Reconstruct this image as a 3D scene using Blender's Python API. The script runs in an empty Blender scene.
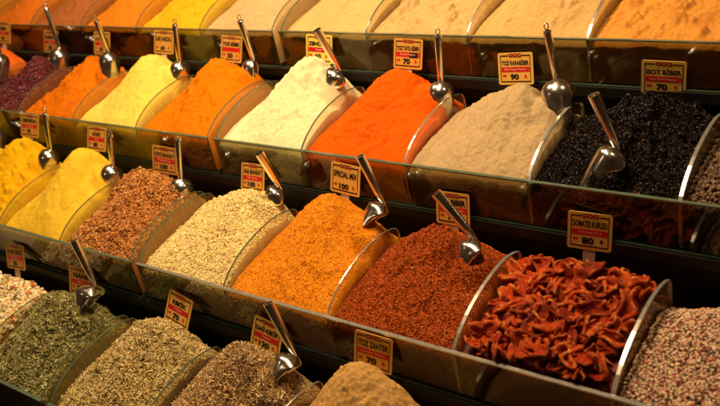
import bpy, math, random
import numpy as np
from mathutils import Matrix, Vector

S = bpy.context.scene
COL = S.collection
U = 0.25                      # one spice bin is 0.25 m wide; layout below is in bin widths
random.seed(4); RNG = np.random.default_rng(4)

# ------------------------------------------------------------------ camera
cam_data = bpy.data.cameras.new('camera'); cam = bpy.data.objects.new('camera', cam_data); COL.objects.link(cam)
CM = np.array([[0.793998634770031, -0.5921538722314929, -0.1375498440005505],
               [0.5757421772518304, 0.6598337135553358, 0.4828461616178562],
               [-0.1951591999282864, -0.4625724397940541, 0.8648350274048383]])
CP = np.array([5.508561, -3.307960, 3.298504])
mw = Matrix.Identity(4)
for i in range(3):
    mw[i][0] = CM[i, 0]; mw[i][1] = CM[i, 2]; mw[i][2] = -CM[i, 1]; mw[i][3] = CP[i]*U
cam.matrix_world = mw
cam_data.sensor_width = 36; cam_data.lens = 855.782/720*36
cam_data.clip_start = 0.05; cam_data.clip_end = 60
cam_data.dof.use_dof = True; cam_data.dof.focus_distance = 6.25*U; cam_data.dof.aperture_fstop = 4.5
S.camera = cam
S.view_settings.view_transform = 'Standard'; S.view_settings.look = 'None'
S.view_settings.exposure = -0.10; S.view_settings.gamma = 1.0; S.view_settings.use_curve_mapping = False

# ------------------------------------------------------------------ light: warm bazaar lamps above the stall, plus added fill lamps
world = bpy.data.worlds.new('World'); S.world = world; world.use_nodes = True
world.node_tree.nodes['Background'].inputs[0].default_value = (1.0, 0.62, 0.34, 1)
world.node_tree.nodes['Background'].inputs[1].default_value = 0.012

def lamp(name, loc, target, power, size, color=(1.0, 0.70, 0.39)):
    l = bpy.data.lights.new(name, 'AREA'); l.shape = 'DISK'; l.size = size; l.energy = power; l.color = color
    o = bpy.data.objects.new(name, l); COL.objects.link(o)
    o.location = Vector(loc)*U
    d = (Vector(target) - Vector(loc)).normalized()
    o.rotation_euler = d.to_track_quat('-Z', 'Y').to_euler()
    return o
lamp('hanging_or_fill_lamp', (-2.2, 1.7, 6.6), (-1.6, 0.4, 0.1), 23, 0.32)
lamp('hanging_or_fill_lamp', (1.5, 1.5, 6.4), (1.6, 0.2, 0.0), 28, 0.32)
lamp('hanging_or_fill_lamp', (-2.6, -4.2, 4.2), (-0.6, 0.5, 0.2), .7, 0.22)  # added front fill for the signs, panes and scoop highlights
lamp('hanging_or_fill_lamp', (5.6, 2.2, 5.4), (3.0, 0.5, 0.2), 2.5, 0.12)  # added side fill for the powder faces turned right
lamp('hanging_or_fill_lamp', (2.2, 0.1, 5.4), (1.9, -0.6, -0.1), 7, 0.2)  # added fill that brightens the lower tiers on the right

# ------------------------------------------------------------------ helpers
def mesh(name, v, f, mats, smooth=False, midx=None, cols=None, scale=True):
    """v (n,3) in bin widths, f list/array of faces"""
    me = bpy.data.meshes.new(name)
    v = np.asarray(v, dtype=np.float32)*(U if scale else 1.0)
    if isinstance(f, np.ndarray):
        k = f.shape[1]; n = f.shape[0]
        me.vertices.add(len(v)); me.vertices.foreach_set('co', v.ravel())
        me.loops.add(n*k); me.loops.foreach_set('vertex_index', f.astype(np.int32).ravel())
        me.polygons.add(n); me.polygons.foreach_set('loop_start', np.arange(0, n*k, k, dtype=np.int32))
        me.polygons.foreach_set('loop_total', np.full(n, k, dtype=np.int32))
        me.update(calc_edges=True)
    else:
        me.from_pydata([tuple(map(float, a)) for a in v], [], f)
    for m in (mats if isinstance(mats, (list, tuple)) else [mats]): me.materials.append(m)
    if midx is not None: me.polygons.foreach_set('material_index', np.asarray(midx, dtype=np.int32))
    me.polygons.foreach_set('use_smooth', np.full(len(me.polygons), bool(smooth)))
    if cols is not None:
        a = me.color_attributes.new('tint', 'FLOAT_COLOR', 'POINT')
        c = np.ones((len(v), 4), dtype=np.float32); c[:, :3] = cols
        a.data.foreach_set('color', c.ravel())
    me.validate(); me.update()
    return me

def link(name, me, parent=None, loc=None, **props):
    o = bpy.data.objects.new(name, me); COL.objects.link(o)
    if parent is not None: o.parent = parent
    if loc is not None: o.location = Vector(loc)*U
    for k, val in props.items(): o[k] = val
    return o

def thing(name, loc, label, category, group=None):
    o = bpy.data.objects.new(name, None); COL.objects.link(o); o.location = Vector(loc)*U
    o.empty_display_size = 0.02
    o['label'] = label; o['category'] = category
    if group: o['group'] = group
    return o

class MB:
    def __init__(s): s.v = []; s.f = []; s.m = []
    def add(s, v, f, m=0):
        b = len(s.v); s.v += [tuple(p) for p in v]; s.f += [tuple(i+b for i in q) for q in f]; s.m += [m]*len(f); return s
    def box(s, x0, x1, y0, y1, z0, z1, m=0, bev=0.0):
        v = [(x0,y0,z0),(x1,y0,z0),(x1,y1,z0),(x0,y1,z0),(x0,y0,z1),(x1,y0,z1),(x1,y1,z1),(x0,y1,z1)]
        return s.add(v, [(0,3,2,1),(4,5,6,7),(0,1,5,4),(1,2,6,5),(2,3,7,6),(3,0,4,7)], m)
    def build(s, name, mats, parent=None, smooth=False, **k):
        return link(name, mesh(name, s.v, s.f, mats, smooth, s.m), parent, **k)

# value noise, vectorised
_T = RNG.random((256, 256))
def vn(x, y):
    xi = np.floor(x).astype(int); yi = np.floor(y).astype(int); fx = x-xi; fy = y-yi
    fx = fx*fx*(3-2*fx); fy = fy*fy*(3-2*fy)
    a = _T[xi & 255, yi & 255]; b = _T[(xi+1) & 255, yi & 255]; c = _T[xi & 255, (yi+1) & 255]; d = _T[(xi+1) & 255, (yi+1) & 255]
    return (a*(1-fx)+b*fx)*(1-fy)+(c*(1-fx)+d*fx)*fy
def fbm(x, y, f, o=4, seed=0):
    s = 0; a = 1.0; t = 0
    for i in range(o):
        s = s+a*(vn(x*f+seed*7.3+i*13.1, y*f+seed*3.7+i*5.9)-.5); t += a; a *= .55; f *= 2.03
    return s/t

# ------------------------------------------------------------------ materials
def mat(name):
    m = bpy.data.materials.new(name); m.use_nodes = True
    nt = m.node_tree; b = nt.nodes['Principled BSDF']
    return m, nt, b
def N(nt, t, **k):
    n = nt.nodes.new(t)
    for a, v in k.items(): setattr(n, a, v)
    return n
def mixcol(nt, fac, a, b, blend='MIX'):
    n = N(nt, 'ShaderNodeMix', data_type='RGBA', blend_type=blend)
    for s, v in ((0, fac), (6, a), (7, b)):
        if hasattr(v, 'links'): nt.links.new(v, n.inputs[s])
        else: n.inputs[s].default_value = v if s == 0 else (*v, 1)
    return n.outputs[2]
def noise(nt, scale, detail=4, rough=.6, coord=None):
    c = coord or N(nt, 'ShaderNodeTexCoord').outputs['Object']
    n = N(nt, 'ShaderNodeTexNoise'); n.inputs['Scale'].default_value = scale/U
    n.inputs['Detail'].default_value = detail; n.inputs['Roughness'].default_value = rough
    nt.links.new(c, n.inputs['Vector']); return n.outputs['Fac']
def ramp(nt, src, pts):
    r = N(nt, 'ShaderNodeValToRGB'); e = r.color_ramp.elements
    while len(e) < len(pts): e.new(.5)
    for q, (p, c) in zip(e, pts):
        q.position = p; q.color = (c, c, c, 1) if not hasattr(c, '__len__') else (*c, 1)
    nt.links.new(src, r.inputs[0]); return r.outputs[0]

def powder(name, base, dark=None, clump=None, clump_amt=0.0, grain=60, bump=.5, rough=.92):
    m, nt, b = mat(name)
    d = dark or tuple(c*.72 for c in base)
    li = tuple(min(1, c*1.12) for c in base)
    n1 = noise(nt, 5, 5, .65); n2 = noise(nt, grain, 3, .7)
    c = mixcol(nt, ramp(nt, n1, [(.3, 0.0), (.72, 1.0)]), d, base)
    c = mixcol(nt, ramp(nt, n2, [(.35, 0.0), (.7, 1.0)]), c, li)
    n3 = noise(nt, grain*.55, 2, .6)
    c = mixcol(nt, ramp(nt, n3, [(.24, .24), (.38, 0.0)]), c, tuple(q*.5 for q in base))
    if clump:
        n4 = noise(nt, 4.2, 4, .75)
        c = mixcol(nt, ramp(nt, n4, [(.60-.1*clump_amt, 0.0), (.66-.1*clump_amt, .8)]), c, clump)
    nt.links.new(c, b.inputs['Base Color'])
    b.inputs['Roughness'].default_value = rough; b.inputs['Specular IOR Level'].default_value = .06
    bp = N(nt, 'ShaderNodeBump'); bp.inputs['Strength'].default_value = bump; bp.inputs['Distance'].default_value = .0012
    nb = noise(nt, grain*1.2, 4, .75); nt.links.new(nb, bp.inputs['Height']); nt.links.new(bp.outputs[0], b.inputs['Normal'])
    return m

def tinted(name, rough=.6, spec=.35, bump=0.0, sub=0.0, jitter=.25):
    """colour comes from the per-grain tint attribute"""
    m, nt, b = mat(name)
    a = N(nt, 'ShaderNodeAttribute', attribute_name='tint')
    n = noise(nt, 90, 3, .6)
    c = mixcol(nt, ramp(nt, n, [(.3, jitter*.4), (.7, 0.0)]), a.outputs['Color'], (0.10, .05, .02))
    nt.links.new(c, b.inputs['Base Color'])
    b.inputs['Roughness'].default_value = rough; b.inputs['Specular IOR Level'].default_value = spec
    return m

def glass_mat(name, tint=(.93, .97, .94), dust=(.55, .38, .18), dust_amt=.10, streak=6):
    m, nt, b = mat(name); nt.nodes.remove(b); out = nt.nodes['Material Output']
    tr = N(nt, 'ShaderNodeBsdfTransparent'); tr.inputs[0].default_value = (*tint, 1)
    gl = N(nt, 'ShaderNodeBsdfGlossy'); gl.inputs['Roughness'].default_value = .03; gl.inputs[0].default_value = (1, 1, 1, 1)
    fr = N(nt, 'ShaderNodeFresnel'); gm = N(nt, 'ShaderNodeNewGeometry'); mr = N(nt, 'ShaderNodeMapRange'); nt.links.new(gm.outputs['Backfacing'], mr.inputs[0]); mr.inputs[3].default_value = 1.5; mr.inputs[4].default_value = 1/1.5; nt.links.new(mr.outputs[0], fr.inputs[0])
    mx = N(nt, 'ShaderNodeMixShader'); nt.links.new(fr.outputs[0], mx.inputs[0]); nt.links.new(tr.outputs[0], mx.inputs[1]); nt.links.new(gl.outputs[0], mx.inputs[2])
    df = N(nt, 'ShaderNodeBsdfDiffuse'); df.inputs[0].default_value = (*dust, 1)
    nn = noise(nt, streak, 5, .75)
    rr = ramp(nt, nn, [(.35, dust_amt*.35), (.62, dust_amt), (.8, min(1, dust_amt*2.2))])
    m2 = N(nt, 'ShaderNodeMixShader'); nt.links.new(rr, m2.inputs[0]); nt.links.new(mx.outputs[0], m2.inputs[1]); nt.links.new(df.outputs[0], m2.inputs[2])
    nt.links.new(m2.outputs[0], out.inputs[0]); return m

def simple(name, col, rough=.5, metal=0.0, spec=.5, var=.15, vs=8, bump=0):
    m, nt, b = mat(name)
    n = noise(nt, vs, 5, .65)
    c = mixcol(nt, ramp(nt, n, [(.3, 0.0), (.7, 1.0)]), tuple(q*(1-var) for q in col), tuple(min(1, q*(1+var)) for q in col))
    nt.links.new(c, b.inputs['Base Color'])
    r = N(nt, 'ShaderNodeMapRange'); nt.links.new(noise(nt, vs*1.7, 4, .7), r.inputs[0])
    r.inputs[3].default_value = rough*.75; r.inputs[4].default_value = min(1, rough*1.35); nt.links.new(r.outputs[0], b.inputs['Roughness'])
    b.inputs['Metallic'].default_value = metal; b.inputs['Specular IOR Level'].default_value = spec
    if bump:
        bp = N(nt, 'ShaderNodeBump'); bp.inputs['Strength'].default_value = bump; bp.inputs['Distance'].default_value = .001
        nt.links.new(noise(nt, vs*6, 4, .7), bp.inputs['Height']); nt.links.new(bp.outputs[0], b.inputs['Normal'])
    return m

M_GLASS = glass_mat('front_glass', (.56, .54, .40), (.24, .12, .04), .03, 5)  # dark tint puts the shade of the bin fronts into the glass
M_DIV = glass_mat('divider_glass', (.93, .95, .90), (.55, .30, .09), .15, 7)
M_EDGE = simple('polished_glass_edge', (.10, .14, .09), .16, 0, .9, .25, 6)
M_EDGE.node_tree.nodes['Principled BSDF'].inputs['Coat Weight'].default_value = .6
M_EDGE_GLINT = simple('bright_divider_edge', (.62, .60, .54), .22, .75, .8, .18, 9)  # pale copy of the glass edge, lamp glint put into its colour
M_SEAL = simple('dark_green_glass_foot', (.05, .085, .055), .25, 0, .7, .3, 8)
M_BLACK = simple('black_laminate', (.012, .010, .009), .45, 0, .3, .4, 5, .2)
M_FLOOR = simple('dark_wood_floor', (.03, .02, .014), .6, 0, .3, .4, 3)
M_STEEL = simple('stainless_steel', (.93, .89, .84), .20, 1.0, .5, .12, 7)
_nt = M_STEEL.node_tree; _b = _nt.nodes['Principled BSDF']; _o = _nt.nodes['Material Output']
_d = N(_nt, 'ShaderNodeBsdfDiffuse'); _d.inputs[0].default_value = (.50, .30, .13, 1)
_m = N(_nt, 'ShaderNodeMixShader'); _nt.links.new(ramp(_nt, noise(_nt, 13, 6, .78), [(.42, .015), (.62, .09), (.76, .45)]), _m.inputs[0])
_nt.links.new(_b.outputs[0], _m.inputs[1]); _nt.links.new(_d.outputs[0], _m.inputs[2]); _nt.links.new(_m.outputs[0], _o.inputs[0])
M_CARD = simple('sign_card', (.76, .43, .085), .45, 0, .4, .05, 10)
M_CARDY = simple('yellow_sign_card', (.85, .62, .10), .45, 0, .4, .05, 10)
M_CARDO = simple('orange_sign_card', (.66, .33, .055), .45, 0, .4, .05, 10)
M_INK = simple('black_ink', (.012, .010, .010), .5, 0, .3, .1)
M_RED = simple('red_print', (.58, .012, .010), .45, 0, .4, .08)
M_MAROON = simple('maroon_print', (.28, .02, .015), .45, 0, .4, .08)
M_PALE = simple('pale_print', (.85, .55, .35), .45, 0, .4, .05)
M_TAB = simple('frosted_tab', (.62, .50, .38), .35, 0, .5, .1)

# ------------------------------------------------------------------ rows of trays
ROW = {1: (2.2472, 1.1536), 2: (1.1463, .5757), 3: (0.0, 0.0), 4: (-1.1327, -.5579)}
HG = .341; GAP = .0898
def x0(b): return float(b) if b >= 0 else -GAP+b
RANGE = {1: (-7, 5), 2: (-6, 5), 3: (-5, 5), 4: (-4, 4)}     # bays [first, last)

# stepped counter under the trays
counter = thing('display_counter', (0, ROW[4][0], ROW[4][1]-HG), 'black stepped display counter that carries the four tiers of glass spice trays', 'counter')
def cbox(name, x0_, x1_, y0_, y1_, z0_, z1_, m=M_BLACK):
    cy, cz = ROW[4][0], ROW[4][1]-HG
    MB().box(x0_, x1_, y0_-cy, y1_-cy, z0_-cz, z1_-cz).build(name, m, counter)
for k in (4, 3, 2, 1):
    y, z = ROW[k]
    a, b = x0(RANGE[k][0])-.3, RANGE[k][1]+.3
    yn = ROW[k-1][0] if k > 1 else y+1.15
    cbox('shelf', a, b, y-.035, yn+.03, z-HG-.085, z-HG-.012)
    cbox('riser', a, b, yn+.035, yn+.075, z-HG-.010, z+.575-HG-.09)
cbox('plinth', x0(-4)-.3, 4.3, ROW[4][0], ROW[4][0]+4.4, -3.6, ROW[4][1]-HG-.087)
fl = MB().box(-16, 16, -12, 12, -3.66, -3.602).build('floor', M_FLOOR, kind='structure')

ARC = [(0,-.002),(.02,.018),(.05,.042),(.09,.072),(.14,.100),(.20,.130),(.27,.156),(.35,.178),(.44,.196),(.54,.209),(.64,.215),(.72,.213),(.80,.200),(.87,.180),(.92,.158),(.94,.130),(.945,.08)]
def divider(parent, x, w, glint, dz=0.0):
    """curved-topped glass divider plate with a polished edge running up the front and over the arc"""
    prof = [(0.022, -HG+.01)] + [(py*.98+.022, pz) for py, pz in ARC] + [(.955, -HG+.01)]
    n = len(prof); t = .005
    v = [(x-t, p[0], p[1]+dz) for p in prof]+[(x+t, p[0], p[1]+dz) for p in prof]
    f = [tuple(range(n)), tuple(range(2*n-1, n-1, -1))]
    d = link('divider', mesh('divider', v, f, [M_DIV]), parent)
    # edge band
    mb = MB(); e = w/2; th = .007
    P = prof
    nrm = []
    for i in range(n):
        a = P[max(0, i-1)]; b = P[min(n-1, i+1)]; dy, dz_ = b[0]-a[0], b[1]-a[1]; L = math.hypot(dy, dz_); nrm.append((-dz_/L, dy/L))
    vv = []
    for (p, q) in zip(P, nrm):
        o1 = (p[0]+q[0]*.001, p[1]+q[1]*.001+dz); o2 = (p[0]+q[0]*th, p[1]+q[1]*th+dz)
        vv += [(x-e, *o1), (x-e*.8, *o2), (x+e*.8, *o2), (x+e, *o1)]
    ff = []
    for i in range(n-1):
        for j in range(4): a = i*4+j; b = i*4+(j+1) % 4; ff.append((a, b, b+4, a+4))
    link('divider_edge', mesh('divider_edge', vv, ff, [M_EDGE_GLINT if glint else M_EDGE], False), d)

POS = {4: 'lowest', 3: 'second', 2: 'third', 1: 'top'}
for k in (1, 2, 3, 4):
    y, z = ROW[k]
    for side in (0, 1):
        lo, hi = (RANGE[k][0], 0) if side == 0 else (0, RANGE[k][1])
        xa, xb = (x0(lo), -GAP) if side == 0 else (0.0, float(hi))
        tier = {1: 'top tier, below the tan and orange powders', 2: 'third tier, under the price signs of the second row',
                3: 'second tier, its rim running to the tomato slices', 4: 'lowest tier, holding the dried herbs'}[k]
        lab = {(1,0): 'left hand glass tray of the top tier, holding yellow and orange powders',
               (1,1): 'right hand glass tray of the top tier, holding tan and golden powders',
               (2,0): 'left hand glass tray of the second tier down, maroon to orange powders',
               (2,1): 'right hand glass tray of the second tier down, cream powder to black flakes',
               (3,0): 'left hand glass tray of the third tier down, yellow powders and copper crumbs',
               (3,1): 'right hand glass tray of the third tier down, cream crumbs to dried tomato slices',
               (4,0): 'left hand glass tray of the lowest tier, chopped vegetables and green herb',
               (4,1): 'right hand glass tray of the lowest tier, thyme and sandy powder'}[(k, side)]
        tr = thing('glass_display_tray', (xa, y, z), lab, 'tray', 'glass spice trays on the stepped counter')
        L = xb-xa
        MB().box(0, L, 0, .018, -HG, -.006).build('front_pane', M_GLASS, tr)
        MB().box(-.004, L+.004, -.006, .022, -.0055, .006).build('rim', M_EDGE_GLINT if (k == 3 and side) else M_EDGE, tr)
        MB().box(-.004, L+.004, -.012, .03, -HG-.010, -HG-.001).build('foot_strip', M_SEAL, tr)
        MB().box(0, L, .032, .96, -HG-.009, -HG+.004).build('base_panel', M_BLACK, tr)
        MB().box(0, L, .965, .985, -HG+.002, -.10).build('back_panel', M_BLACK, tr)
        nb = hi-lo
        for i in range(nb+1):
            xx = min(max(float(i), .013), L-.013)
            right = (side == 1 and i >= 3)
            divider(tr, xx, .027 if right else (.014 if side else .010), right or (side == 1 and i == 2))

# ------------------------------------------------------------------ heaps
HP = {(3,-1): (0.455,.78,.361), (3,-2): (0.545,.78,.49), (3,-3): (0.516,.78,.50), (3,0): (0.60,.78,.365), (3,1): (0.543,.78,.446), (3,2): (0.464,.78,.334),
      (3,3): (0.481,.72,.20), (2,-1): (0.527,.78,.414), (2,-2): (0.555,.78,.429), (2,-3): (0.554,.78,.369), (2,-4): (0.484,.78,.304), (2,-5): (0.6,.78,.42),
      (2,0): (0.60,.78,.475), (2,1): (0.498,.78,.403), (2,2): (0.59,.78,.346), (2,3): (0.56,.78,.30), (4,-1): (0.458,.66,.414), (4,0): (0.516,.76,.378),
      (4,1): (0.487,.72,.433), (4,2): (0.476,.80,.548), (4,-2): (.5,.72,.30), (3,4): (.55,.7,.20), (2,4): (.55,.75,.33), (1,-2): (.5,.85,.5), (1,1): (.45,.85,.5), (1,3): (.5,.85,.45)}
def rd(s, k=.12): return (np.sqrt(s*s+k*k)-k)/(math.sqrt(1+k*k)-k)
def H(x, y, hp):
    xp, yp, zp = hp
    t = np.where(x < xp, (xp-x)/xp, (x-xp)/(1-xp))
    e = -.10+.045*(1-np.exp(-np.maximum(y, 0)/.06))+.125*(1-np.exp(-np.maximum(y, 0)/.35))
    e = e+np.where(x > xp, .085*(1-np.exp(-np.maximum(y-.03, 0)/.3)), 0)*np.clip((x-xp)*4, 0, 1)
    s = (yp-y)/yp
    r = np.where(s > 0, -.045-.045*np.exp(-np.maximum(y, 0)/.06)+(zp+.045)*(1-rd(np.clip(s, 0, 1.2))), zp-.95*(np.sqrt((y-yp)**2+.0036)-.06))
    e = np.where(s > 0, e, e-.5*(y-yp))
    r = np.maximum(r, e)
    return r+(e-r)*rd(np.clip(t, 0, 1.2), .25)
def surf(x, y, hp, p, seed):
    """heap height with its real lumps: avalanched ridges, clods, grain"""
    h = H(x, y, hp)
    w = np.clip(np.minimum(x, 1-x)*6, .25, 1)*np.clip(y*5, .35, 1)
    h = h+.05*p['lump']*fbm(x, y, 3.0, 3, seed)*w
    # slide marks running downhill
    h = h+.016*p['slide']*fbm(x*3.2+.6*fbm(x, y, 2, 2, seed+5), y*.8, 5, 3, seed+9)*w
    cl = fbm(x, y, 13, 3, seed+20); h = h+.040*p['clod']*np.maximum(cl-.06, 0)*w*2.2
    sc = fbm(x+.15*fbm(x, y, 6, 2, seed+3), y, 2.6, 3, seed+60)
    for lv, am in ((.02, .016), (-.10, .012)):
        q = np.clip((sc-lv)/.018, 0, 1); h = h-am*p['scar']*q*q*(3-2*q)*w
    if 'mark' in p:
        mx_, my_, amp = p['mark']; d = np.sqrt(((x-mx_)*1.15)**2+(y-my_+.02)**2)
        h = h+amp*(.050*np.exp(-((d-.085)/.045)**2)+.02*np.exp(-(d/.12)**2)-.045*np.exp(-((d-.19)/.05)**2))
    h = h+.010*p['grain']*fbm(x, y, 45, 3, seed+31)
    h = h+(.05*fbm(x, y*0, 7, 3, seed+41))*np.clip(1-y*8, 0, 1)      # ragged line against the glass
    return h
DEF = dict(lump=1.0, slide=1.0, clod=.6, grain=1.0, scar=.5)
MARK = {(3,2): (.83,.67,.8), (3,1): (.88,.76,.7), (3,0): (.82,.86,.7), (2,3): (.49,.17,1.1), (2,2): (.89,.77,.6), (2,1): (.88,.76,.6), (2,0): (.86,.76,.8), (2,-1): (.84,.87,.6),
        (2,-2): (.88,.80,.6), (2,-3): (.84,.74,.7), (2,-4): (.76,.83,.7), (3,-1): (.80,.86,.6), (3,-2): (.88,.80,.6), (3,-3): (.84,.82,.7), (4,-1): (.80,.72,.9), (4,1): (.86,.69,.9)}
def heap(k, b, label, m, category='spice heap', res=1.0, **pp):
    y0, z0 = ROW[k]; hp = HP.get((k, b), (.5, .80, .42)); p = dict(DEF); p.update(pp)
    if (k, b) in MARK: p['mark'] = MARK[(k, b)]
    seed = k*17+b*5+101
    nx = int(110*res); ny = int(120*res)
    gx = np.linspace(.016, .984, nx); gy = np.linspace(.024, .955, ny)
    X, Y = np.meshgrid(gx, gy)
    Z = np.maximum(surf(X, Y, hp, p, seed), -HG+.02)
    v = np.stack([X, Y, Z], -1).reshape(-1, 3)
    i = np.arange(ny-1)[:, None]*nx+np.arange(nx-1)[None, :]
    f = np.stack([i, i+1, i+nx+1, i+nx], -1).reshape(-1, 4)
    # skirt round the heap down to the tray base
    ring = np.concatenate([np.arange(nx), (np.arange(1, ny)*nx+nx-1), ((ny-1)*nx+np.arange(nx-2, -1, -1)), (np.arange(ny-2, 0, -1)*nx)])
    lv = v[ring].copy(); lv[:, 2] = -HG+.006
    mid = v[ring].copy(); mid[:, 2] = mid[:, 2]*.5+(-HG)*.5
    base = len(v); n = len(ring); v = np.concatenate([v, mid, lv])
    j = np.arange(n); jn = (j+1) % n
    f = np.concatenate([f, np.stack([ring[j], base+j, base+jn, ring[jn]], -1), np.stack([base+j, base+n+j, base+n+jn, base+jn], -1)])
    o = link('spice_heap', mesh('spice_heap', v, f, [m], True), None, (x0(b), y0, z0))
    o['label'] = label; o['category'] = category; o['group'] = 'heaps of spice in the glass trays'
    o['hp'] = 0; del o['hp']
    return o, hp, p, seed

# grain templates --------------------------------------------------
def ico(sub=0):
    t = (1+5**.5)/2
    v = [(-1,t,0),(1,t,0),(-1,-t,0),(1,-t,0),(0,-1,t),(0,1,t),(0,-1,-t),(0,1,-t),(t,0,-1),(t,0,1),(-t,0,-1),(-t,0,1)]
    f = [(0,11,5),(0,5,1),(0,1,7),(0,7,10),(0,10,11),(1,5,9),(5,11,4),(11,10,2),(10,7,6),(7,1,8),(3,9,4),(3,4,2),(3,2,6),(3,6,8),(3,8,9),(4,9,5),(2,4,11),(6,2,10),(8,6,7),(9,8,1)]
    v = [np.array(a)/np.linalg.norm(a) for a in v]
    for _ in range(sub):
        c = {}; nf = []
        def mp(a, b):
            q = (min(a, b), max(a, b))
            if q not in c: w = v[a]+v[b]; v.append(w/np.linalg.norm(w)); c[q] = len(v)-1
            return c[q]
        for a, b, d in f:
            x, y_, z_ = mp(a, b), mp(b, d), mp(d, a); nf += [(a, x, z_), (b, y_, x), (d, z_, y_), (x, y_, z_)]
        f = nf
    return np.array(v), np.array(f)
OCT = (np.array([(1,0,0),(0,1,0),(-1,0,0),(0,-1,0),(0,0,1),(0,0,-1)], float), np.array([(0,1,4),(1,2,4),(2,3,4),(3,0,4),(1,0,5),(2,1,5),(3,2,5),(0,3,5)]))
BOXT = (np.array([(-1,-.7,-1),(1,-1,-1),(1,.8,-1),(-1,1,-1),(-.8,-1,1),(1,-.8,.9),(.8,1,1),(-1,.7,1)], float),
        np.array([(0,3,2),(0,2,1),(4,5,6),(4,6,7),(0,1,5),(0,5,4),(1,2,6),(1,6,5),(2,3,7),(2,7,6),(3,0,4),(3,4,7)]))
_a = np.linspace(0, 1, 4)
def curl_template(bend=1.2, w=.28, th=.16):
    v = []; f = []
    for i, u in enumerate(_a):
        th_ = (u-.5)*bend; cx, cz = math.sin(th_)/bend*2, (1-math.cos(th_))/bend*2
        ww = w*(1.15-abs(u-.5)*1.5)
        v += [(cx, -ww, cz), (cx, 0, cz+th), (cx, ww, cz)]
    for i in range(3):
        for j in range(3):
            a = i*3+j; b = i*3+(j+1) % 3; f += [(a, b, b+3), (a, b+3, a+3)]
    f += [(0, 2, 1), (9, 10, 11)]
    return np.array(v), np.array(f)
CURL = curl_template()

def rotmats(n, tilt=1.0):
    """random rotations: full for tilt 1, near-flat when small"""
    az = RNG.random(n)*2*math.pi; ax = (RNG.random(n)-.5)*math.pi*tilt; ay = (RNG.random(n)-.5)*math.pi*tilt
    def R(a, i):
        c, s = np.cos(a), np.sin(a); m = np.zeros((n, 3, 3))
        j, l = [(1, 2), (2, 0), (0, 1)][i]; m[:, i, i] = 1; m[:, j, j] = c; m[:, l, l] = c; m[:, j, l] = -s; m[:, l, j] = s; return m
    return R(ax, 0) @ R(ay, 1) @ R(az, 2)

def grains(parent, hp, p, seed, n, size, palette, weights, tmpl, m, name='grain', aspect=(1, 1, 1), tilt=1.0, jit=.35, sink=.25,
           xr=(.02, .98), yr=(.03, .93), smooth=False, var=.18, region=None):
    v, f = tmpl
    x = xr[0]+(xr[1]-xr[0])*RNG.random(n); y = yr[0]+(yr[1]-yr[0])*RNG.random(n)
    if region is not None:
        keep = region(x, y); x = x[keep]; y = y[keep]; n = len(x)
    z = surf(x, y, hp, p, seed)
    e = .01; nx_ = -(surf(x+e, y, hp, p, seed)-z)/e*.6; ny_ = -(surf(x, y+e, hp, p, seed)-z)/e*.6
    nn = np.stack([nx_, ny_, np.ones(n)], 1); nn /= np.linalg.norm(nn, axis=1)[:, None]
    # frame aligning z to normal
    tx = np.cross(np.tile([0, 1.0, 0], (n, 1)), nn); tx /= np.linalg.norm(tx, axis=1)[:, None]; ty = np.cross(nn, tx)
    F = np.stack([tx, ty, nn], 2)
    Rm = F @ np.transpose(rotmats(n, tilt), (0, 2, 1))
    s = size*(1-jit+2*jit*RNG.random(n)); A = np.array(aspect)
    sc = s[:, None]*A[None, :]*(1-.25+.5*RNG.random((n, 3)))
    if smooth: sc = s[:, None]*A[None, :]*np.ones((n, 3))
    V = np.einsum('nij,nkj->nki', Rm, v[None]*sc[:, None, :])
    V += (np.stack([x, y, z], 1)+nn*(s*(A[2]*(1-2*sink))*(.4+.9*RNG.random(n)))[:, None])[:, None, :]
    k = len(v); Fa = (f[None]+(np.arange(n)*k)[:, None, None]).reshape(-1, f.shape[1])
    pal = np.array(palette); ci = RNG.choice(len(pal), n, p=np.array(weights)/sum(weights))
    c = pal[ci]*(1-var+2*var*RNG.random((n, 1)))
    C_ = np.repeat(c, k, axis=0)
    return link(name, mesh(name, V.reshape(-1, 3), Fa, [m], smooth, cols=np.clip(C_, 0, 1)), parent, kind='stuff')

G_DRY = tinted('dry_spice_grain', .75, .2)
G_OIL = tinted('oily_spice_grain', .38, .5)
G_BLACK = tinted('black_pepper_flake', .42, .25, jitter=.1)
G_CORN = tinted('peppercorn_skin', .5, .4, jitter=.35)

# --- top tier, its dimmer light put into lowered powder colours
P = powder
heap(1, 3, 'golden orange powder heap of the top tier, above the sign of the black flakes', P('golden_orange_powder', (0.640, 0.274, 0.046), clump=(0.496, 0.187, 0.033), clump_amt=.8), clod=2.0)
heap(1, 4, 'golden orange powder heap at the far right end of the top tier', P('amber_powder', (0.640, 0.288, 0.066)), res=.5)
heap(1, 2, 'yellowish tan powder heap in the top tier above the grey brown ground pepper', P('yellow_tan_powder', (0.592, 0.360, 0.132)), clod=.9)
heap(1, 1, 'crumbly sand coloured powder heap in the top tier above the vivid orange red heap', P('sand_powder', (0.592, 0.382, 0.158), clump=(0.440, 0.259, 0.099), clump_amt=.5), clod=2.2)
heap(1, 0, 'smooth cream yellow powder heap in the top tier above the white cream heap', P('cream_yellow_powder', (0.624, 0.418, 0.165)), clod=.3)
heap(1, -1, 'pale peach powder heap in the top tier left of the tray joint', P('peach_powder', (0.624, 0.403, 0.198)), clod=.5)
h12, hp, p, sd = heap(1, -2, 'bright yellow powder heap in the top tier with dark brown chunks near its crest', P('bright_yellow_powder', (0.704, 0.432, 0.013)), clod=1.2)
heap(1, -3, 'orange powder heap in the top tier between the bright yellow heap and the brown one', P('deep_orange_powder', (0.688, 0.216, 0.013)), clod=.8)
heap(1, -4, 'reddish brown powder heap in the top tier, upper left', P('red_brown_powder', (0.400, 0.130, 0.040)), clod=1.0)
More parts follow.
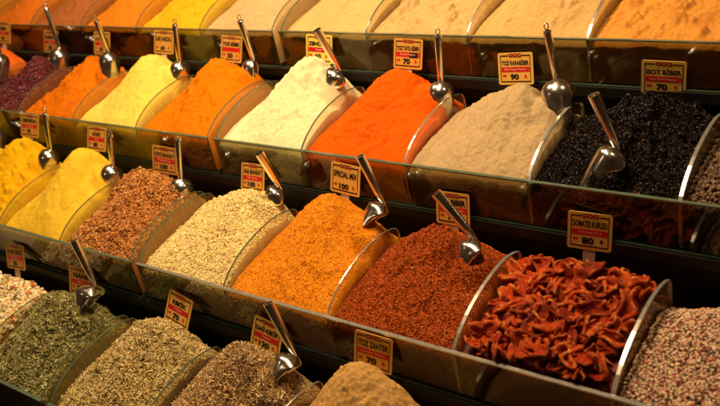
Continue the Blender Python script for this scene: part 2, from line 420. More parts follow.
heap(1, -5, 'orange red powder heap in the top tier, at the upper left corner', P('orange_red_powder', (0.688, 0.173, 0.013)), clod=1.0)
heap(1, -6, 'orange powder heap at the far left end of the top tier', P('far_orange_powder', (0.680, 0.238, 0.020)), res=.5)
heap(1, -7, 'yellow powder heap at the very left end of the top tier', P('far_yellow_powder', (0.680, 0.396, 0.033)), res=.4)
M_CHUNK = simple('chunk_brown', (.10,.03,.012), .7, 0, .2, .4, 20, .6)
for gx_, gy_, s_, lb in ((.56,.70,.052,'leftmost dark brown root chunk on the bright yellow powder at the top edge'),
                         (.80,.66,.048,'middle dark brown root chunk on the bright yellow powder at the top edge'),
                         (.97,.74,.042,'rightmost dark brown root chunk beside the glass divider of the bright yellow powder')):
    v, f = ico(1); v = v*(1+.18*np.sin(v[:, [1]]*5+gx_*40))*np.array([1.3, .8, .7])*s_
    o = link('root_chunk', mesh('root_chunk', v, f, [M_CHUNK], True), None, (x0(-2)+gx_, ROW[1][0]+gy_, ROW[1][1]+float(H(np.array(gx_), np.array(gy_), hp))+s_*.4))
    o['label'] = lb; o['category'] = 'root chunk'; o['group'] = 'brown chunks on the yellow powder'

# --- second tier down (row 2)
M_ = P('maroon_powder', (.13,.022,.03), clump=(.22,.05,.03), clump_amt=.6)
heap(2, -6, 'orange powder heap at the left end of the second tier down', P('end_orange_powder', (.80,.22,.03)), res=.4)
heap(2, -5, 'bright red orange powder heap at the left edge beside the maroon heap', P('scarlet_powder', (.80,.15,.015)), clod=1.2)
o, hp, p, sd = heap(2, -4, 'dark maroon crumbly heap in the second tier down, at the left edge', M_, clod=1.6, grain=2.4)
grains(o, hp, p, sd, 2600, .011, [(.16,.025,.035), (.09,.012,.02), (.24,.06,.03)], [5, 4, 1], OCT, G_OIL)
heap(2, -3, 'orange powder heap with darker orange clods, between the maroon and the pale yellow heaps', P('clod_orange_powder', (.66,.165,.002), clump=(.55,.13,.01), clump_amt=.7), clod=1.5, grain=1.4)
heap(2, -2, 'pale lemon yellow powder heap in the second tier down with a few brown specks', P('lemon_powder', (.78,.62,.12), dark=(.72,.50,.07), clump=(.62,.32,.04), clump_amt=-.75), clod=.5, lump=1.2)
heap(2, -1, 'smooth orange powder heap left of the tray joint, beside the pale cream heap', P('turmeric_orange_powder', (.66,.185,.002)), clod=1.3, grain=1.4)
o, hp, p, sd = heap(2, 0, 'pale cream ginger powder heap with small holes and brown flecks', P('ginger_cream_powder', (.76,.69,.42), dark=(.68,.58,.33), clump=(.62,.44,.20), clump_amt=-.45), clod=.9, lump=1.1, res=1.2)
heap(2, 1, 'vivid orange red paprika powder heap with shallow cracks, beside the grey brown heap', P('vivid_paprika', (.68,.098,.002), dark=(.56,.070,.002)), clod=.9, grain=1.4, res=1.2)
heap(2, 2, 'smooth grey brown ground pepper heap in the second tier down', P('ground_pepper', (.43,.31,.165), dark=(.34,.235,.12), grain=80), clod=.35, lump=1.3, slide=2.2, grain=1.6, res=1.3)
o, hp, p, sd = heap(2, 3, 'black glossy chilli flake heap under the ISOT sign', simple('black_flake_bed', (.007,.0035,.003), .7, 0, .2, .4, 12, .5), clod=3.0, grain=2.5, lump=1.6)
grains(o, hp, p, sd, 19000, .0085, [(.007,.0035,.003), (.013,.005,.004), (.004,.002,.002), (.14,.03,.015), (.08,.05,.04)], [10, 6, 5, .25, .3], OCT, G_BLACK, aspect=(1.2, .8, .35), tilt=1.0, jit=.5)
o, hp, p, sd = heap(2, 4, 'brown whole peppercorn heap at the right edge of the second tier down', simple('brown_corn_bed', (.05,.03,.018), .8, 0, .2, .3, 15), res=.7)
grains(o, hp, p, sd, 3600, .0125, [(.14,.075,.035), (.08,.04,.02), (.22,.12,.06), (.035,.02,.012)], [5, 4, 2, 2], ico(1), G_CORN, 'peppercorns', sink=.1, jit=.15, smooth=True, xr=(.02, .8))

# --- third tier down (row 3)
heap(3, -5, 'yellow powder heap at the left end of the third tier down', P('end_yellow_powder', (.85,.55,.02)), res=.4)
heap(3, -4, 'deep yellow powder heap cut by the left edge of the picture, third tier down', P('left_yellow_powder', (.76,.46,.01)), res=.6)
o, hp, p, sd = heap(3, -3, 'deep yellow turmeric heap with orange crumbs on its crest, at the left edge', P('turmeric_powder', (.76,.43,.005), clump=(.80,.36,.01), clump_amt=.6), clod=1.8)
heap(3, -2, 'smooth mustard yellow powder heap beside the copper brown crumbs', P('mustard_yellow_powder', (.70,.45,.025), dark=(.78,.52,.05)), clod=.5, lump=1.2, slide=1.4, res=1.1)
o, hp, p, sd = heap(3, -1, 'copper brown crushed spice heap between the mustard yellow powder and the tray joint', P('copper_bed', (.42,.17,.045), grain=40), clod=2.4, grain=3)
grains(o, hp, p, sd, 9000, .0115, [(.66,.30,.085), (.50,.20,.05), (.78,.46,.17), (.24,.08,.022)], [5, 5, 2, 2], OCT, G_DRY, aspect=(1.2, .9, .6))
o, hp, p, sd = heap(3, 0, 'pale cream crushed spice heap with a brown patch, right of the tray joint', P('cream_crush_bed', (.84,.68,.32), grain=45, clump=(.52,.26,.09), clump_amt=-.3), clod=1.0, grain=2.2, res=1.1)
grains(o, hp, p, sd, 13000, .0075, [(.90,.76,.38), (.84,.66,.28), (.93,.83,.50), (.60,.34,.12), (.86,.60,.13)], [6, 5, 4, .8, .8], OCT, G_DRY, aspect=(1.2, .9, .6))
grains(o, hp, p, sd, 900, .009, [(.42,.18,.06), (.55,.30,.12)], [1, 1], OCT, G_DRY, 'brown_crumbs', region=lambda x, y: (((x-.66)/.17)**2+((y-.40)/.09)**2) < 1)
o, hp, p, sd = heap(3, 1, 'bright orange grainy spice mix heap under the SPECIAL MIX sign', P('orange_mix_bed', (.72,.26,.012), dark=(.64,.21,.009), grain=60, bump=.35), clod=.8, grain=1.2, slide=1.6, res=1.25)
grains(o, hp, p, sd, 11000, .0042, [(.76,.28,.014), (.73,.26,.013), (.79,.31,.02), (.68,.22,.010)], [6, 5, 2, 2], OCT, G_DRY, aspect=(1.2, .9, .6))
o, hp, p, sd = heap(3, 2, 'dark red brown coarse chilli flake heap beside the dried tomato slices', P('chilli_bed', (.38,.075,.010), dark=(.29,.052,.008), grain=48), clod=1.4, grain=2, res=1.25)
grains(o, hp, p, sd, 19000, .0056, [(.42,.085,.011), (.36,.065,.009), (.50,.125,.018), (.22,.032,.006), (.66,.30,.08)], [6, 6, 3, 2, .15], OCT, G_DRY, aspect=(1.3, .9, .5), jit=.5)
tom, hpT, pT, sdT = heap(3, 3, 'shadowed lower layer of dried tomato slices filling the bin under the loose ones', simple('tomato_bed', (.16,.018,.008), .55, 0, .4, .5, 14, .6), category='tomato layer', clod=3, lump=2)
o, hp, p, sd = heap(3, 4, 'mixed whole peppercorn heap of white, pink and dark corns at the lower right', simple('mixed_corn_bed', (.10,.05,.035), .8, 0, .2, .3, 15), lump=1.2)
grains(o, hp, p, sd, 11500, .0084, [(.70,.50,.32), (.52,.34,.20), (.17,.08,.045), (.42,.09,.05), (.08,.04,.025)], [6, 4, 3, 2.2, 2.2], ico(1), G_CORN, 'peppercorns', sink=.1, jit=.18, smooth=True, xr=(.02, .98), yr=(.03, .92))

# --- lowest tier (row 4)
o, hp, p, sd = heap(4, -2, 'chopped dried vegetable heap of white, orange and green pieces at the lower left', P('chopped_bed', (.30,.20,.09)), clod=2)
grains(o, hp, p, sd, 2600, .024, [(.86,.74,.48), (.80,.62,.30), (.78,.30,.05), (.30,.32,.08), (.60,.14,.04), (.90,.82,.62)], [6, 4, 2, 1.5, 1, 4], BOXT, G_DRY, 'chopped_vegetables', aspect=(1, .75, .28), jit=.4)
heap(4, -3, 'pale chopped spice heap at the left end of the lowest tier', P('end_pale', (.6,.5,.3)), res=.4)
heap(4, -4, 'pale green spice heap at the very left end of the lowest tier', P('end_green', (.3,.3,.12)), res=.4)
o, hp, p, sd = heap(4, -1, 'olive green dried mint heap, leafy flakes, lower left', P('mint_bed', (.10,.095,.03), grain=35), clod=1.8, grain=3)
grains(o, hp, p, sd, 21000, .0092, [(.42,.38,.14), (.27,.25,.085), (.60,.54,.25), (.13,.12,.04), (.78,.70,.40)], [6, 5, 4, 3, 1], OCT, G_DRY, 'herb_flakes', aspect=(1.5, .7, .3), jit=.5)
o, hp, p, sd = heap(4, 0, 'straw coloured thyme leaf heap under the KEKIK sign', P('thyme_bed', (.24,.17,.07), grain=35), clod=1.6, grain=3, res=1.1)
grains(o, hp, p, sd, 21000, .0092, [(.70,.56,.24), (.56,.43,.16), (.84,.70,.36), (.24,.15,.06), (.90,.78,.48)], [6, 5, 4, 3, 2], OCT, G_DRY, 'herb_flakes', aspect=(1.7, .6, .4), jit=.5)
o, hp, p, sd = heap(4, 1, 'grey brown curled wild thyme heap under the DAG KEKIK sign', P('wild_thyme_bed', (.20,.13,.07), grain=35), clod=1.6, grain=3, res=1.1)
grains(o, hp, p, sd, 15000, .0145, [(.72,.50,.23), (.55,.34,.14), (.86,.66,.35), (.26,.12,.045), (.92,.77,.47)], [6, 5, 4, 3, 2], CURL, G_DRY, 'herb_curls', aspect=(1, .8, .8), jit=.45)
heap(4, 2, 'sandy golden brown ground thyme heap under the TOZ ZAHTER sign', P('sandy_powder', (.48,.28,.09), dark=(.36,.20,.06), grain=60, clump=(.36,.18,.05), clump_amt=.0), clod=.8, grain=2.6, res=1.2)
heap(4, 3, 'brown ground spice heap at the right end of the lowest tier', P('dark_end_powder', (.25,.13,.05)), res=.5)

# ------------------------------------------------------------------ dried tomato slices
def tomato_mat(name, c1, c2, c3):
    m, nt, b = mat(name)
    n1 = noise(nt, 18, 5, .7); n2 = noise(nt, 44, 4, .7)
    c = mixcol(nt, ramp(nt, n1, [(.38, 0.0), (.62, 1.0)]), c1, c2)
    rim = N(nt, 'ShaderNodeAttribute', attribute_name='tint').outputs['Fac']        # dried pale rim of each slice, raised to paint in golden highlights
    mm = N(nt, 'ShaderNodeMath', operation='MULTIPLY'); nt.links.new(rim, mm.inputs[0]); nt.links.new(ramp(nt, n2, [(.40, .1), (.62, 1.0)]), mm.inputs[1])
    c = mixcol(nt, mm.outputs[0], c, c3)
    nt.links.new(c, b.inputs['Base Color']); b.inputs['Roughness'].default_value = .22; b.inputs['Specular IOR Level'].default_value = .75; b.inputs['Specular Tint'].default_value = (1, .5, .25, 1)
    bp = N(nt, 'ShaderNodeBump'); bp.inputs['Strength'].default_value = 1.0; bp.inputs['Distance'].default_value = .004
    nt.links.new(noise(nt, 24, 6, .8), bp.inputs['Height']); nt.links.new(bp.outputs[0], b.inputs['Normal'])
    return m
TM = [tomato_mat('dried_tomato_red', (.24,.007,.001), (.50,.026,.0015), (.88,.30,.04)),
      tomato_mat('dried_tomato_orange', (.38,.020,.0015), (.62,.065,.003), (.92,.50,.11)),
      tomato_mat('dried_tomato_dark', (.09,.004,.0015), (.30,.014,.002), (.66,.14,.015))]
def tomato_mesh(i):
    """half a dried tomato: a shrivelled cup with a thick rolled rim, folded lengthwise"""
    r = random.Random(50+i)
    seg, rings = 30, 7
    a = r.uniform(.115, .165); bb = a*r.uniform(.34, .80); bend = r.uniform(1.5, 3.6); fold = r.uniform(-1.9, 1.9)
    ph = [r.uniform(0, 6.28) for _ in range(8)]
    top = []; bot = []; tint = []
    for k in range(rings+1):
        for s in range(seg):
            t = 2*math.pi*s/seg; q = k/rings
            rr = q*(1+.10*math.sin(2*t+ph[0])+.09*math.sin(3*t+ph[1])+.03*math.sin(6*t+ph[5])*q)
            x, y = a*rr*math.cos(t), bb*rr*math.sin(t)
            z = .014*q**2*math.sin(3*t+ph[2])+.009*q*math.sin(6*t+ph[3])+.008*math.sin(x*58+ph[4]+2*math.sin(y*40))*math.cos(y*62+ph[6])+.003*math.sin(9*t+ph[1])*q
            ang = y/bb*bend*.5; Rr = bb/(bend*.5)
            th = .010+.012*math.sin(min(1, max(0, (q-.45)/.55))*math.pi*.75)
            out = []
            for zz in (z+th*.4, z-th):
                y2, z2 = (Rr-zz)*math.sin(ang), Rr-(Rr-zz)*math.cos(ang)
                an = x/a*fold*.5; Rx = a/(fold*.5) if abs(fold) > .05 else 1e6
                x3 = (Rx-z2)*math.sin(an) if abs(fold) > .05 else x
                z3 = Rx-(Rx-z2)*math.cos(an) if abs(fold) > .05 else z2
                out.append((x3, y2+.025*math.sin(x*16+ph[7]), z3))
            top.append(out[0]); bot.append(out[1]); tint.append([(.75 if (t*3+ph[0]) % 3.1 > 1.9 else .06) if k == rings else (.18 if k == rings-1 else (.35 if r.random() < .12 else 0.0))]*3)
    n = len(top); v = top+bot
    f = []
    for k in range(rings):
        for s in range(seg):
            c = k*seg+s; d = k*seg+(s+1) % seg
            f.append((c, c+seg, d+seg, d)); f.append((n+c, n+d, n+d+seg, n+c+seg))
    for s in range(seg):
        c = rings*seg+s; d = rings*seg+(s+1) % seg; f.append((c, n+c, n+d, d))
    return mesh('dried_tomato_slice', v, f, [TM[(0, 1, 0, 2, 1, 0, 1)[i % 7]]], True, cols=np.array(tint+tint))
TV = [tomato_mesh(i) for i in range(28)]
rt = random.Random(11)
pts = []
cnt = 0
for layer, (num, lift) in enumerate(((155, .010), (143, .044))):
    tries = 0; placed = []
    while len(placed) < num and tries < 6000:
        tries += 1
        x, y = rt.uniform(.10, .90), rt.uniform(.065, .88)
        mind = .061 if layer == 0 else .057
        if any((x-a)**2+(y-b)**2 < mind**2 for a, b in placed): continue
        placed.append((x, y))
    for x, y in placed:
        s = rt.choice((rt.uniform(.38, .55), rt.uniform(.48, .72), rt.uniform(.65, .88)))
        mg = .135*s+.012; x = min(max(x, mg), 1-mg); y = max(y, mg*.95+.02)      # keep clear of the glass
        h = float(H(np.array(x), np.array(y), hpT))
        e = .02; gxx = (float(H(np.array(x+e), np.array(y), hpT))-h)/e; gyy = (float(H(np.array(x), np.array(y+e), hpT))-h)/e
        nrm = Vector((-gxx*.7, -gyy*.7, 1)).normalized()
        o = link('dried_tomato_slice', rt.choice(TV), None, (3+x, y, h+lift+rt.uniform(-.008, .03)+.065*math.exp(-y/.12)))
        q = Vector((0, 0, 1)).rotation_difference(nrm)
        from mathutils import Euler
        fl_ = math.pi if rt.random() < .35 else 0
        o.rotation_euler = (q.to_matrix() @ Euler((rt.gauss(0, .6)+fl_, rt.gauss(0, .55), rt.uniform(0, 6.28))).to_matrix()).to_euler()
        o.scale = (s, s*rt.uniform(.85, 1.1), s)
        tone = o.data.materials[0].name.split('_')[-1]
        tone = {'red': 'bright red', 'orange': 'orange red', 'dark': 'dark red'}[tone]
        place = ('behind the front rim', 'halfway up the pile', 'on the pile crest below the sign')[0 if y < .28 else 1 if y < .58 else 2]
        flank = ('left part', 'middle', 'right part')[0 if x < .36 else 1 if x < .64 else 2]
        o['label'] = tone+' dried tomato slice '+place+', '+flank
        o['category'] = 'dried tomato'; o['group'] = 'dried tomato slices piled in the bin'

# ------------------------------------------------------------------ scoops
def tube(mb, pts, rad, seg=20, cap0=True, cap1=True, m=0):
    pts = [Vector(p) for p in pts]; rings = []
    up = Vector((0, 1, 0)); base = len(mb.v); vs = []
    for i, p in enumerate(pts):
        d = (pts[min(i+1, len(pts)-1)]-pts[max(i-1, 0)]).normalized()
        a = d.cross(up).normalized(); b = d.cross(a).normalized()
        r = rad[i]
        rx, ry = (r if not isinstance(r, tuple) else r[0]), (r if not isinstance(r, tuple) else r[1])
        vs += [p+a*math.cos(2*math.pi*j/seg)*rx+b*math.sin(2*math.pi*j/seg)*ry for j in range(seg)]
    f = []
    for i in range(len(pts)-1):
        for j in range(seg): a_ = i*seg+j; b_ = i*seg+(j+1) % seg; f.append((a_, b_, b_+seg, a_+seg))
    if cap0: f.append(tuple(range(seg)))
    if cap1: f.append(tuple((len(pts)-1)*seg+j for j in range(seg-1, -1, -1)))
    mb.add(vs, f, m)

def scoop(label, T, J, B, kind, R=.092, Lb=.34, opening=None):
    T, J, B = Vector(T), Vector(J), Vector(B)
    if kind == 'tube': B += Vector((-.055, -.02, -.01))
    t = thing('steel_scoop', tuple(B), label, 'scoop', 'steel scoops stuck in the spices')
    T -= B; J -= B; O = Vector((0, 0, 0))
    ax = (O-J).normalized()
    op = Vector(opening); op = (op-ax*op.dot(ax)).normalized(); side = ax.cross(op).normalized()
    hd = (T-J).normalized()
    start = J-ax*.012
    # bowl centre line shifted so the heel dome hangs on the handle
    nu, nv = 26, 31; PHI0 = math.radians(112)
    outer = []; inner = []
    for i in range(nu):
        u = (i/(nu-1))**1.35
        q = max(u, .0006)
        qd = (.95 if kind == 'ring' else .62)*R/Lb
        PHI = PHI0 if kind == 'ring' else math.radians(118-46*min(1, max(0, (u-.12)/.5)))
        if q < qd: r = R*math.sqrt(1-(1-q/qd)**2)
        else: r = R*(1-.22*((q-qd)/(1-qd))**1.6)
        c = start+ax*(Lb*u)+op*(-R*.15)
        for j in range(nv):
            phi = -PHI+2*PHI*j/(nv-1)
            dirn = -op*math.cos(phi)+side*math.sin(phi)
            fl2 = 1.0 if kind == 'ring' else 1+.30*max(0, abs(phi)/PHI-.72)/.28*math.exp(-((u-.24)/.13)**2)
            cut = 0.10*max(0, abs(phi)/PHI-.6)/.4 if u > .9 else 0
            outer.append(c+dirn*r*fl2-ax*cut*Lb); inner.append(c+dirn*max(r*fl2-.006, .0001)+ax*(.004 if u < .3 else 0)-ax*cut*Lb)
    v = outer+inner; n = len(outer); f = []
    for i in range(nu-1):
        for j in range(nv-1):
            a = i*nv+j; f.append((a, a+1, a+nv+1, a+nv)); f.append((n+a, n+a+nv, n+a+nv+1, n+a+1))
        a = i*nv; f.append((a, a+nv, n+a+nv, n+a)); a = i*nv+nv-1; f.append((a, n+a, n+a+nv, a+nv))
    for j in range(nv-1):
        a = (nu-1)*nv+j; f.append((a, a+1, n+a+1, n+a))
    link('bowl', mesh('bowl', v, f, [M_STEEL], True), t)
    mb = MB()
    neck = start+ax*.03-op*(R*.15)
    if kind == 'tube':
        ps = [neck+ax*.02, J+hd*.02, J+hd*.07, J+hd*.13, T]
        tube(mb, ps, [.020, (.024, .016), (.028, .024), .0315, .037], cap1=False)
        # hollow end: inner wall and rim
        seg = 20
        ts = []; tube(mb, [T, T+hd*.0001], [.037, .032], cap0=False, cap1=False); tube(mb, [T+hd*.0001, T-hd*.10], [.032, .029], cap0=False, cap1=True)
        mb.build('handle', M_STEEL, t, True)
    else:
        ps = [neck+ax*.02, J+hd*.02, J+hd*.06, T-hd*.02, T-hd*.006, T]
        tube(mb, ps, [.022, .026, .028, .030, .027, .014])
        mb.build('handle', M_STEEL, t, True)
        mr = MB(); rr = []
        c = T+hd*.026; w = hd.cross(Vector((.6, -.6, .5))).normalized()
        pts_ = [c+hd*math.cos(2*math.pi*k/16)*.022+w*math.sin(2*math.pi*k/16)*.016 for k in range(17)]
        tube(mr, pts_, [.0045]*17, 8, False, False); mr.build('hanging_ring', M_STEEL, t, True)
    return t
RT = (.72, .66, .40); AW = (-.65, .75, -.25)
for lab, T, J, B, kd, op, R in [
    ('steel scoop with hollow handle in the dark red chilli flakes', [2.573,.712,.663],[2.794,.768,.299],[2.845,.689,.145],'tube',RT,.088),
    ('steel scoop with hollow handle in the orange mix, right of the SPECIAL MIX sign', [1.813,.922,.741],[1.935,.935,.336],[1.9,.783,.16],'tube',RT,.085),
    ('steel scoop with hollow handle at the crest of the cream crushed spice', [.83,.873,.675],[.889,.951,.307],[.839,.881,.17],'tube',RT,.08),
    ('steel scoop with hollow handle buried in the middle of the black flakes', [3.413,1.375,1.130],[3.541,1.399,.741],[3.504,1.345,.595],'tube',RT,.085),
    ('steel scoop with a ring between the grey brown heap and the black flakes', [2.843,1.965,1.326],[2.866,1.999,.939],[2.891,1.916,.726],'ring',AW,.105),
    ('steel scoop with a ring, round bowl at the right of the vivid orange red heap', [1.944,1.954,1.274],[1.901,1.955,.886],[1.889,1.911,.725],'ring',AW,.092),
    ('steel scoop with hollow handle in the pale cream ginger heap of the second tier down', [.849,1.837,1.336],[.922,1.924,.943],[.883,1.909,.791],'tube',RT,.085),
    ('steel scoop with a ring behind the smooth orange heap left of the tray joint', [-.255,2.058,1.33],[-.254,2.097,.925],[-.249,2.019,.735],'ring',RT,.088),
    ('steel scoop with a ring at the right of the pale lemon yellow heap', [-1.11,2.006,1.299],[-1.186,1.986,.909],[-1.214,1.948,.752],'ring',AW,.09),
    ('steel scoop with a ring between the clodded orange and lemon yellow heaps', [-2.217,1.912,1.36],[-2.263,1.96,.976],[-2.25,1.887,.766],'ring',AW,.095),
    ('steel scoop with a ring, round shiny bowl beside the maroon heap', [-3.39,2.125,1.412],[-3.325,2.069,.945],[-3.326,1.981,.747],'ring',AW,.105),
    ('steel scoop at the left edge beside the scarlet powder of the second tier down', [-4.09,1.784,1.384],[-4.131,1.782,.966],[-4.131,1.694,.774],'ring',AW,.10),
    ('steel scoop with upright handle behind the copper brown crumbs', [-.186,.93,.675],[-.247,.868,.296],[-.287,.859,.153],'ring',AW,.092),
    ('steel scoop with a ring and upright handle behind the mustard yellow heap', [-1.049,.854,.653],[-1.153,.835,.328],[-1.208,.796,.191],'ring',AW,.092),
    ('steel scoop with a ring and tilted handle between the deep yellow and mustard yellow heaps', [-2.136,.933,.749],[-2.196,.876,.359],[-2.249,.816,.223],'ring',AW,.095),
    ('steel scoop at the left edge behind the deep yellow turmeric heap', [-3.437,1.101,.782],[-3.474,1.065,.371],[-3.465,.966,.196],'ring',AW,.10),
    ('large steel scoop with hollow handle in the green dried mint of the lowest tier', [-.403,-.208,.281],[-.316,-.229,-.14],[-.247,-.401,-.41],'tube',(.62,.76,.30),.118),
    ('steel scoop with hollow handle beside the DAG KEKIK sign, in the lowest tier', [1.719,-.205,.189],[1.868,-.23,-.208],[1.885,-.43,-.401],'tube',(.62,.76,.30),.10)]:
    scoop(lab, T, J, B, kd, R*1.18, .34, op)

# ------------------------------------------------------------------ price signs
_fc = {}
def text_mesh(txt, width, height, bold=.0, key=''):
    """flat lettering as mesh, centred on 0,0, squeezed into width x height (bin widths)"""
    k = (txt, round(width, 4), round(height, 4))
    if k in _fc: return _fc[k]
    cu = bpy.data.curves.new('lettering', 'FONT'); cu.body = txt; cu.align_x = 'LEFT'; cu.size = 1; cu.offset = bold; cu.resolution_u = 3
    ob = bpy.data.objects.new('lettering', cu); COL.objects.link(ob)
    dg = bpy.context.evaluated_depsgraph_get(); me = bpy.data.meshes.new_from_object(ob.evaluated_get(dg))
    bpy.data.objects.remove(ob); bpy.data.curves.remove(cu)
    n = len(me.vertices); co = np.empty(n*3, dtype=np.float32); me.vertices.foreach_get('co', co); co = co.reshape(-1, 3)
    mn, mx = co.min(0), co.max(0); c = (mn+mx)/2; sz = mx-mn
    sx = width/sz[0]; sy = height/sz[1]
    sx = min(sx, sy*1.25)
    co[:, 0] = (co[:, 0]-c[0])*sx*U; co[:, 1] = (co[:, 1]-c[1])*sy*U; co[:, 2] = 0
    me.vertices.foreach_set('co', co.ravel()); me.update(); me.name = 'lettering'
    me.materials.clear()
    _fc[k] = me
    return me

def sign(row, X, Z, tau, roll, w, h, yaw, name, band, price, label, card=None, blot=False, lira=True):
    y = ROW[row][0]-.03
    rtv = np.array([math.cos(roll), 0, -math.sin(roll)]); upv = np.array([math.sin(roll), 0, math.cos(roll)])
    Tm = np.array([[1,0,0],[0,math.cos(tau),math.sin(tau)],[0,-math.sin(tau),math.cos(tau)]])
    Zm = np.array([[math.cos(yaw),-math.sin(yaw),0],[math.sin(yaw),math.cos(yaw),0],[0,0,1]])
    r = Zm@Tm@rtv; u = Zm@Tm@upv; nn = np.cross(r, u)
    c = np.array([X, y, Z])-u*h/2
    t = thing('price_sign', tuple(c), label, 'price sign', 'price signs standing in the spices')
    m4 = Matrix.Identity(4)
    for i in range(3): m4[i][0] = r[i]; m4[i][1] = u[i]; m4[i][2] = nn[i]
    t.rotation_euler = m4.to_euler()
    # local frame: x right, y up, z out towards the buyer
    cd = card or M_CARD
    mb = MB(); W, Hh = w/2, h/2; ch = .012
    outl = [(-W+ch,-Hh),(W-ch,-Hh),(W,-Hh+ch),(W,Hh-ch),(W-ch,Hh),(-W+ch,Hh),(-W,Hh-ch),(-W,-Hh+ch)]
    v = [(a, b, -.006) for a, b in outl]+[(a, b, 0) for a, b in outl]
    mb.add(v, [tuple(range(7,-1,-1)), tuple(range(8,16))]+[(i, (i+1)%8, 8+(i+1)%8, 8+i) for i in range(8)])
    mb.build('card', cd, t)
    MB().box(-.04, .04, -Hh-.10, -Hh+.03, -.012, -.0065).build('stake', M_TAB, t)
    bw = W*.86; bh = Hh*.84; l = .0055; z0_, z1_ = .0008, .0014
    b = MB(); gap_ = W*.42
    b.box(-bw, -gap_, bh-l*1.6, bh, z0_, z1_); b.box(gap_, bw, bh-l*1.6, bh, z0_, z1_)
    b.box(-bw, bw, -bh, -bh+l*1.6, z0_, z1_); b.box(-bw, -bw+l, -bh+l*1.6, bh-l*1.6, z0_, z1_); b.box(bw-l, bw, -bh+l*1.6, bh-l*1.6, z0_, z1_)
    b.build('printed_border', M_INK, t)
    # emblem of three scalloped medallions
    e = MB()
    for i, ex in enumerate((-.036, 0, .036)):
        pts = []
        for k in range(16):
            a = 2*math.pi*k/16; rr = 1+.16*math.cos(6*a); pts.append((ex+.021*rr*math.cos(a), bh-.002+.0145*rr*math.sin(a), z1_+.0004*i+.0004))
        e.add(pts, [tuple(range(16))])
    e.box(-.062, .062, bh-.006, bh+.001, z0_, z1_)
    e.build('emblem', M_MAROON, t)
    d = MB()
    for ex in (-.036, 0, .036): d.box(ex-.008, ex+.008, bh-.0045, bh+.0005, .0028, .0032)
    d.build('emblem_detail', cd, t)
    def txt(s, cx, cy, ww, hh, m, nm, bold=.02):
        me = text_mesh(s, ww, hh, bold).copy(); me.materials.append(m)
        o = link(nm, me, t, (cx, cy, .0024)); return o
    if band is None:
        txt(name, 0, bh*.33, bw*1.82, h*.20, M_INK, 'name_lettering', .032 if len(name) > 9 else .05)
    else:
        txt(name, 0, bh*.48, bw*1.80, h*.18, M_INK, 'name_lettering', .032 if len(name) > 9 else .05)
        k = []
        by, bhh = -bh*.06, h*.078
        MB().box(-bw*.93, bw*.93, by-bhh, by+bhh, z0_, z1_).build('red_band', M_RED, t)
        if band: txt(band, 0, by, bw*1.45, h*.085, M_PALE, 'band_lettering', .0)
    txt(price, -.01, -bh*.60, bw*.95, h*.185, M_INK, 'price_lettering', .05)
    rd_ = MB(); rd_.box(-bw*.86, -bw*.62, -bh*.60, -bh*.44, z0_, z1_); rd_.build('red_mark', M_RED, t)
    if lira: txt('₺', bw*.66, -bh*.58, bw*.3, h*.12, M_INK if lira == 2 else M_RED, 'lira_mark', .02)
    if blot: MB().box(bw*.12, bw*.80, by-bhh*1.3, by+bhh*.9, .0016, .0022).build('black_sticker', M_INK, t)

sign(2,1.483,.534,.300,.076,.287,.240,.008,'SPECIAL MIX',None,'100','price sign reading SPECIAL MIX 100 behind the orange heap')
sign(2,2.418,.422,.243,-.009,.276,.243,.019,'PUL BIBER','Chili Flakes','70','price sign half hidden by the scoop handle above the dark red flakes',M_CARDO)
sign(2,3.448,.426,.136,.077,.285,.262,.176,'DOMATES KURUSU','Tomato Dry','80','price sign reading DOMATES KURUSU Tomato Dry 80 above the tomato slices', lira=2)
sign(1,3.561,1.025,-.021,.062,.300,.258,.117,'ISOT BİBER','Isot Red Pepper','70','price sign reading ISOT BIBER 70 above the black flakes')
sign(1,2.430,1.047,.249,-.067,.296,.245,.002,'TOZ KARABİBER','Black Pepper Powder','90','price sign reading TOZ KARABIBER 90 behind the grey brown heap')
sign(1,1.471,1.134,.334,.010,.292,.247,-.030,'TOZ TATLI BİBER','Sweet Pepper','70','price sign with a black sticker, behind the vivid orange red heap', M_CARDO, blot=True)
sign(1,.513,1.148,.304,.029,.301,.255,.007,'ZENCEFİL','Ginger','60','yellow price sign behind the scoop handle and the pale cream ginger heap', M_CARDY)
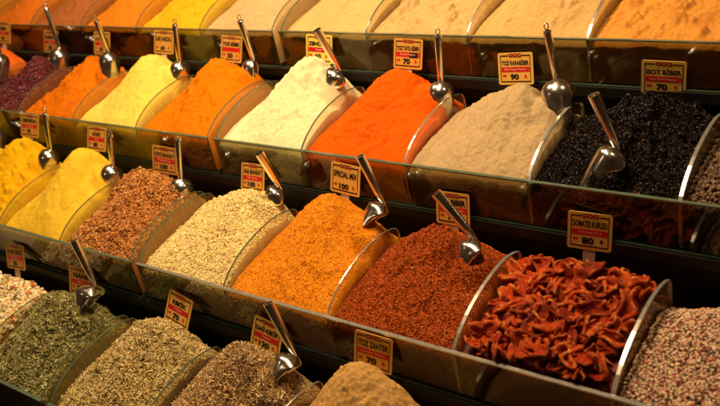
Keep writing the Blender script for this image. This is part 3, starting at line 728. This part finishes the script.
sign(2,.447,.410,.424,-.053,.288,.236,-.069,'ANA BAHARAT','Main Spices','100','price sign of 100 behind the pale cream crushed spice heap', M_CARDO)
sign(2,-.681,.446,.306,.069,.309,.253,.107,'KÖFTE BAHARAT','Meatball Spice','100','price sign of 100 behind the copper brown crumbs', M_CARDO)
sign(2,-1.633,.559,.441,-.002,.298,.235,-.002,'KÖRİ','Curry','80','price sign behind the mustard yellow heap, left of an upright scoop handle', M_CARDO)
sign(2,-2.776,.601,.424,.016,.305,.243,.063,'ZERDEÇAL','Turmeric','70','price sign behind the deep yellow turmeric heap at the left edge', M_CARDO)
sign(3,.515,-.161,.487,.177,.280,.249,.014,'KEKİK','Thyme','70','tilted price sign reading KEKIK 70 behind the straw coloured thyme')
sign(3,-.824,-.199,.367,.055,.306,.251,.117,'NANE','Mint','70','price sign reading NANE partly behind the large scoop handle', M_CARDO)
sign(3,-1.855,-.160,.366,-.075,.298,.239,.017,'KURU SEBZE','Vegetables','35','price sign behind the chopped dried vegetables at the left edge', M_CARDO)
sign(3,1.457,-.158,.404,.184,.277,.252,.064,'DAĞ KEKİK','Thyme','120','tilted price sign reading DAG KEKIK 120 behind the curled wild thyme')
sign(3,2.430,-.003,.218,.128,.281,.260,.145,'TOZ ZAHTER','Powder Thyme','70','price sign reading TOZ ZAHTER 70 leaning on the rim below the dark red flakes')
sign(1,-.597,1.112,.395,.022,.296,.254,-.035,'TOZ BİBER','','50','price sign behind the smooth orange heap left of the tray joint', M_CARDO)
sign(1,-1.581,1.145,.393,.014,.301,.236,.003,'SARI HARDAL',None,'60','price sign behind the pale lemon yellow heap', M_CARDO)
sign(1,-2.642,1.111,.378,.005,.297,.250,-.030,'ACI BİBER','Hot','60','price sign behind the clodded orange heap', M_CARDO)
sign(1,-3.624,1.106,.365,.027,.297,.258,-.027,'SUMAK','Sumac','60','price sign mostly hidden behind the scoop of the maroon heap', M_CARDO)
sign(1,-4.573,1.201,.384,.019,.299,.259,-.010,'BİBER','Pepper','60','price sign at the upper left edge above the scarlet powder', M_CARDO)
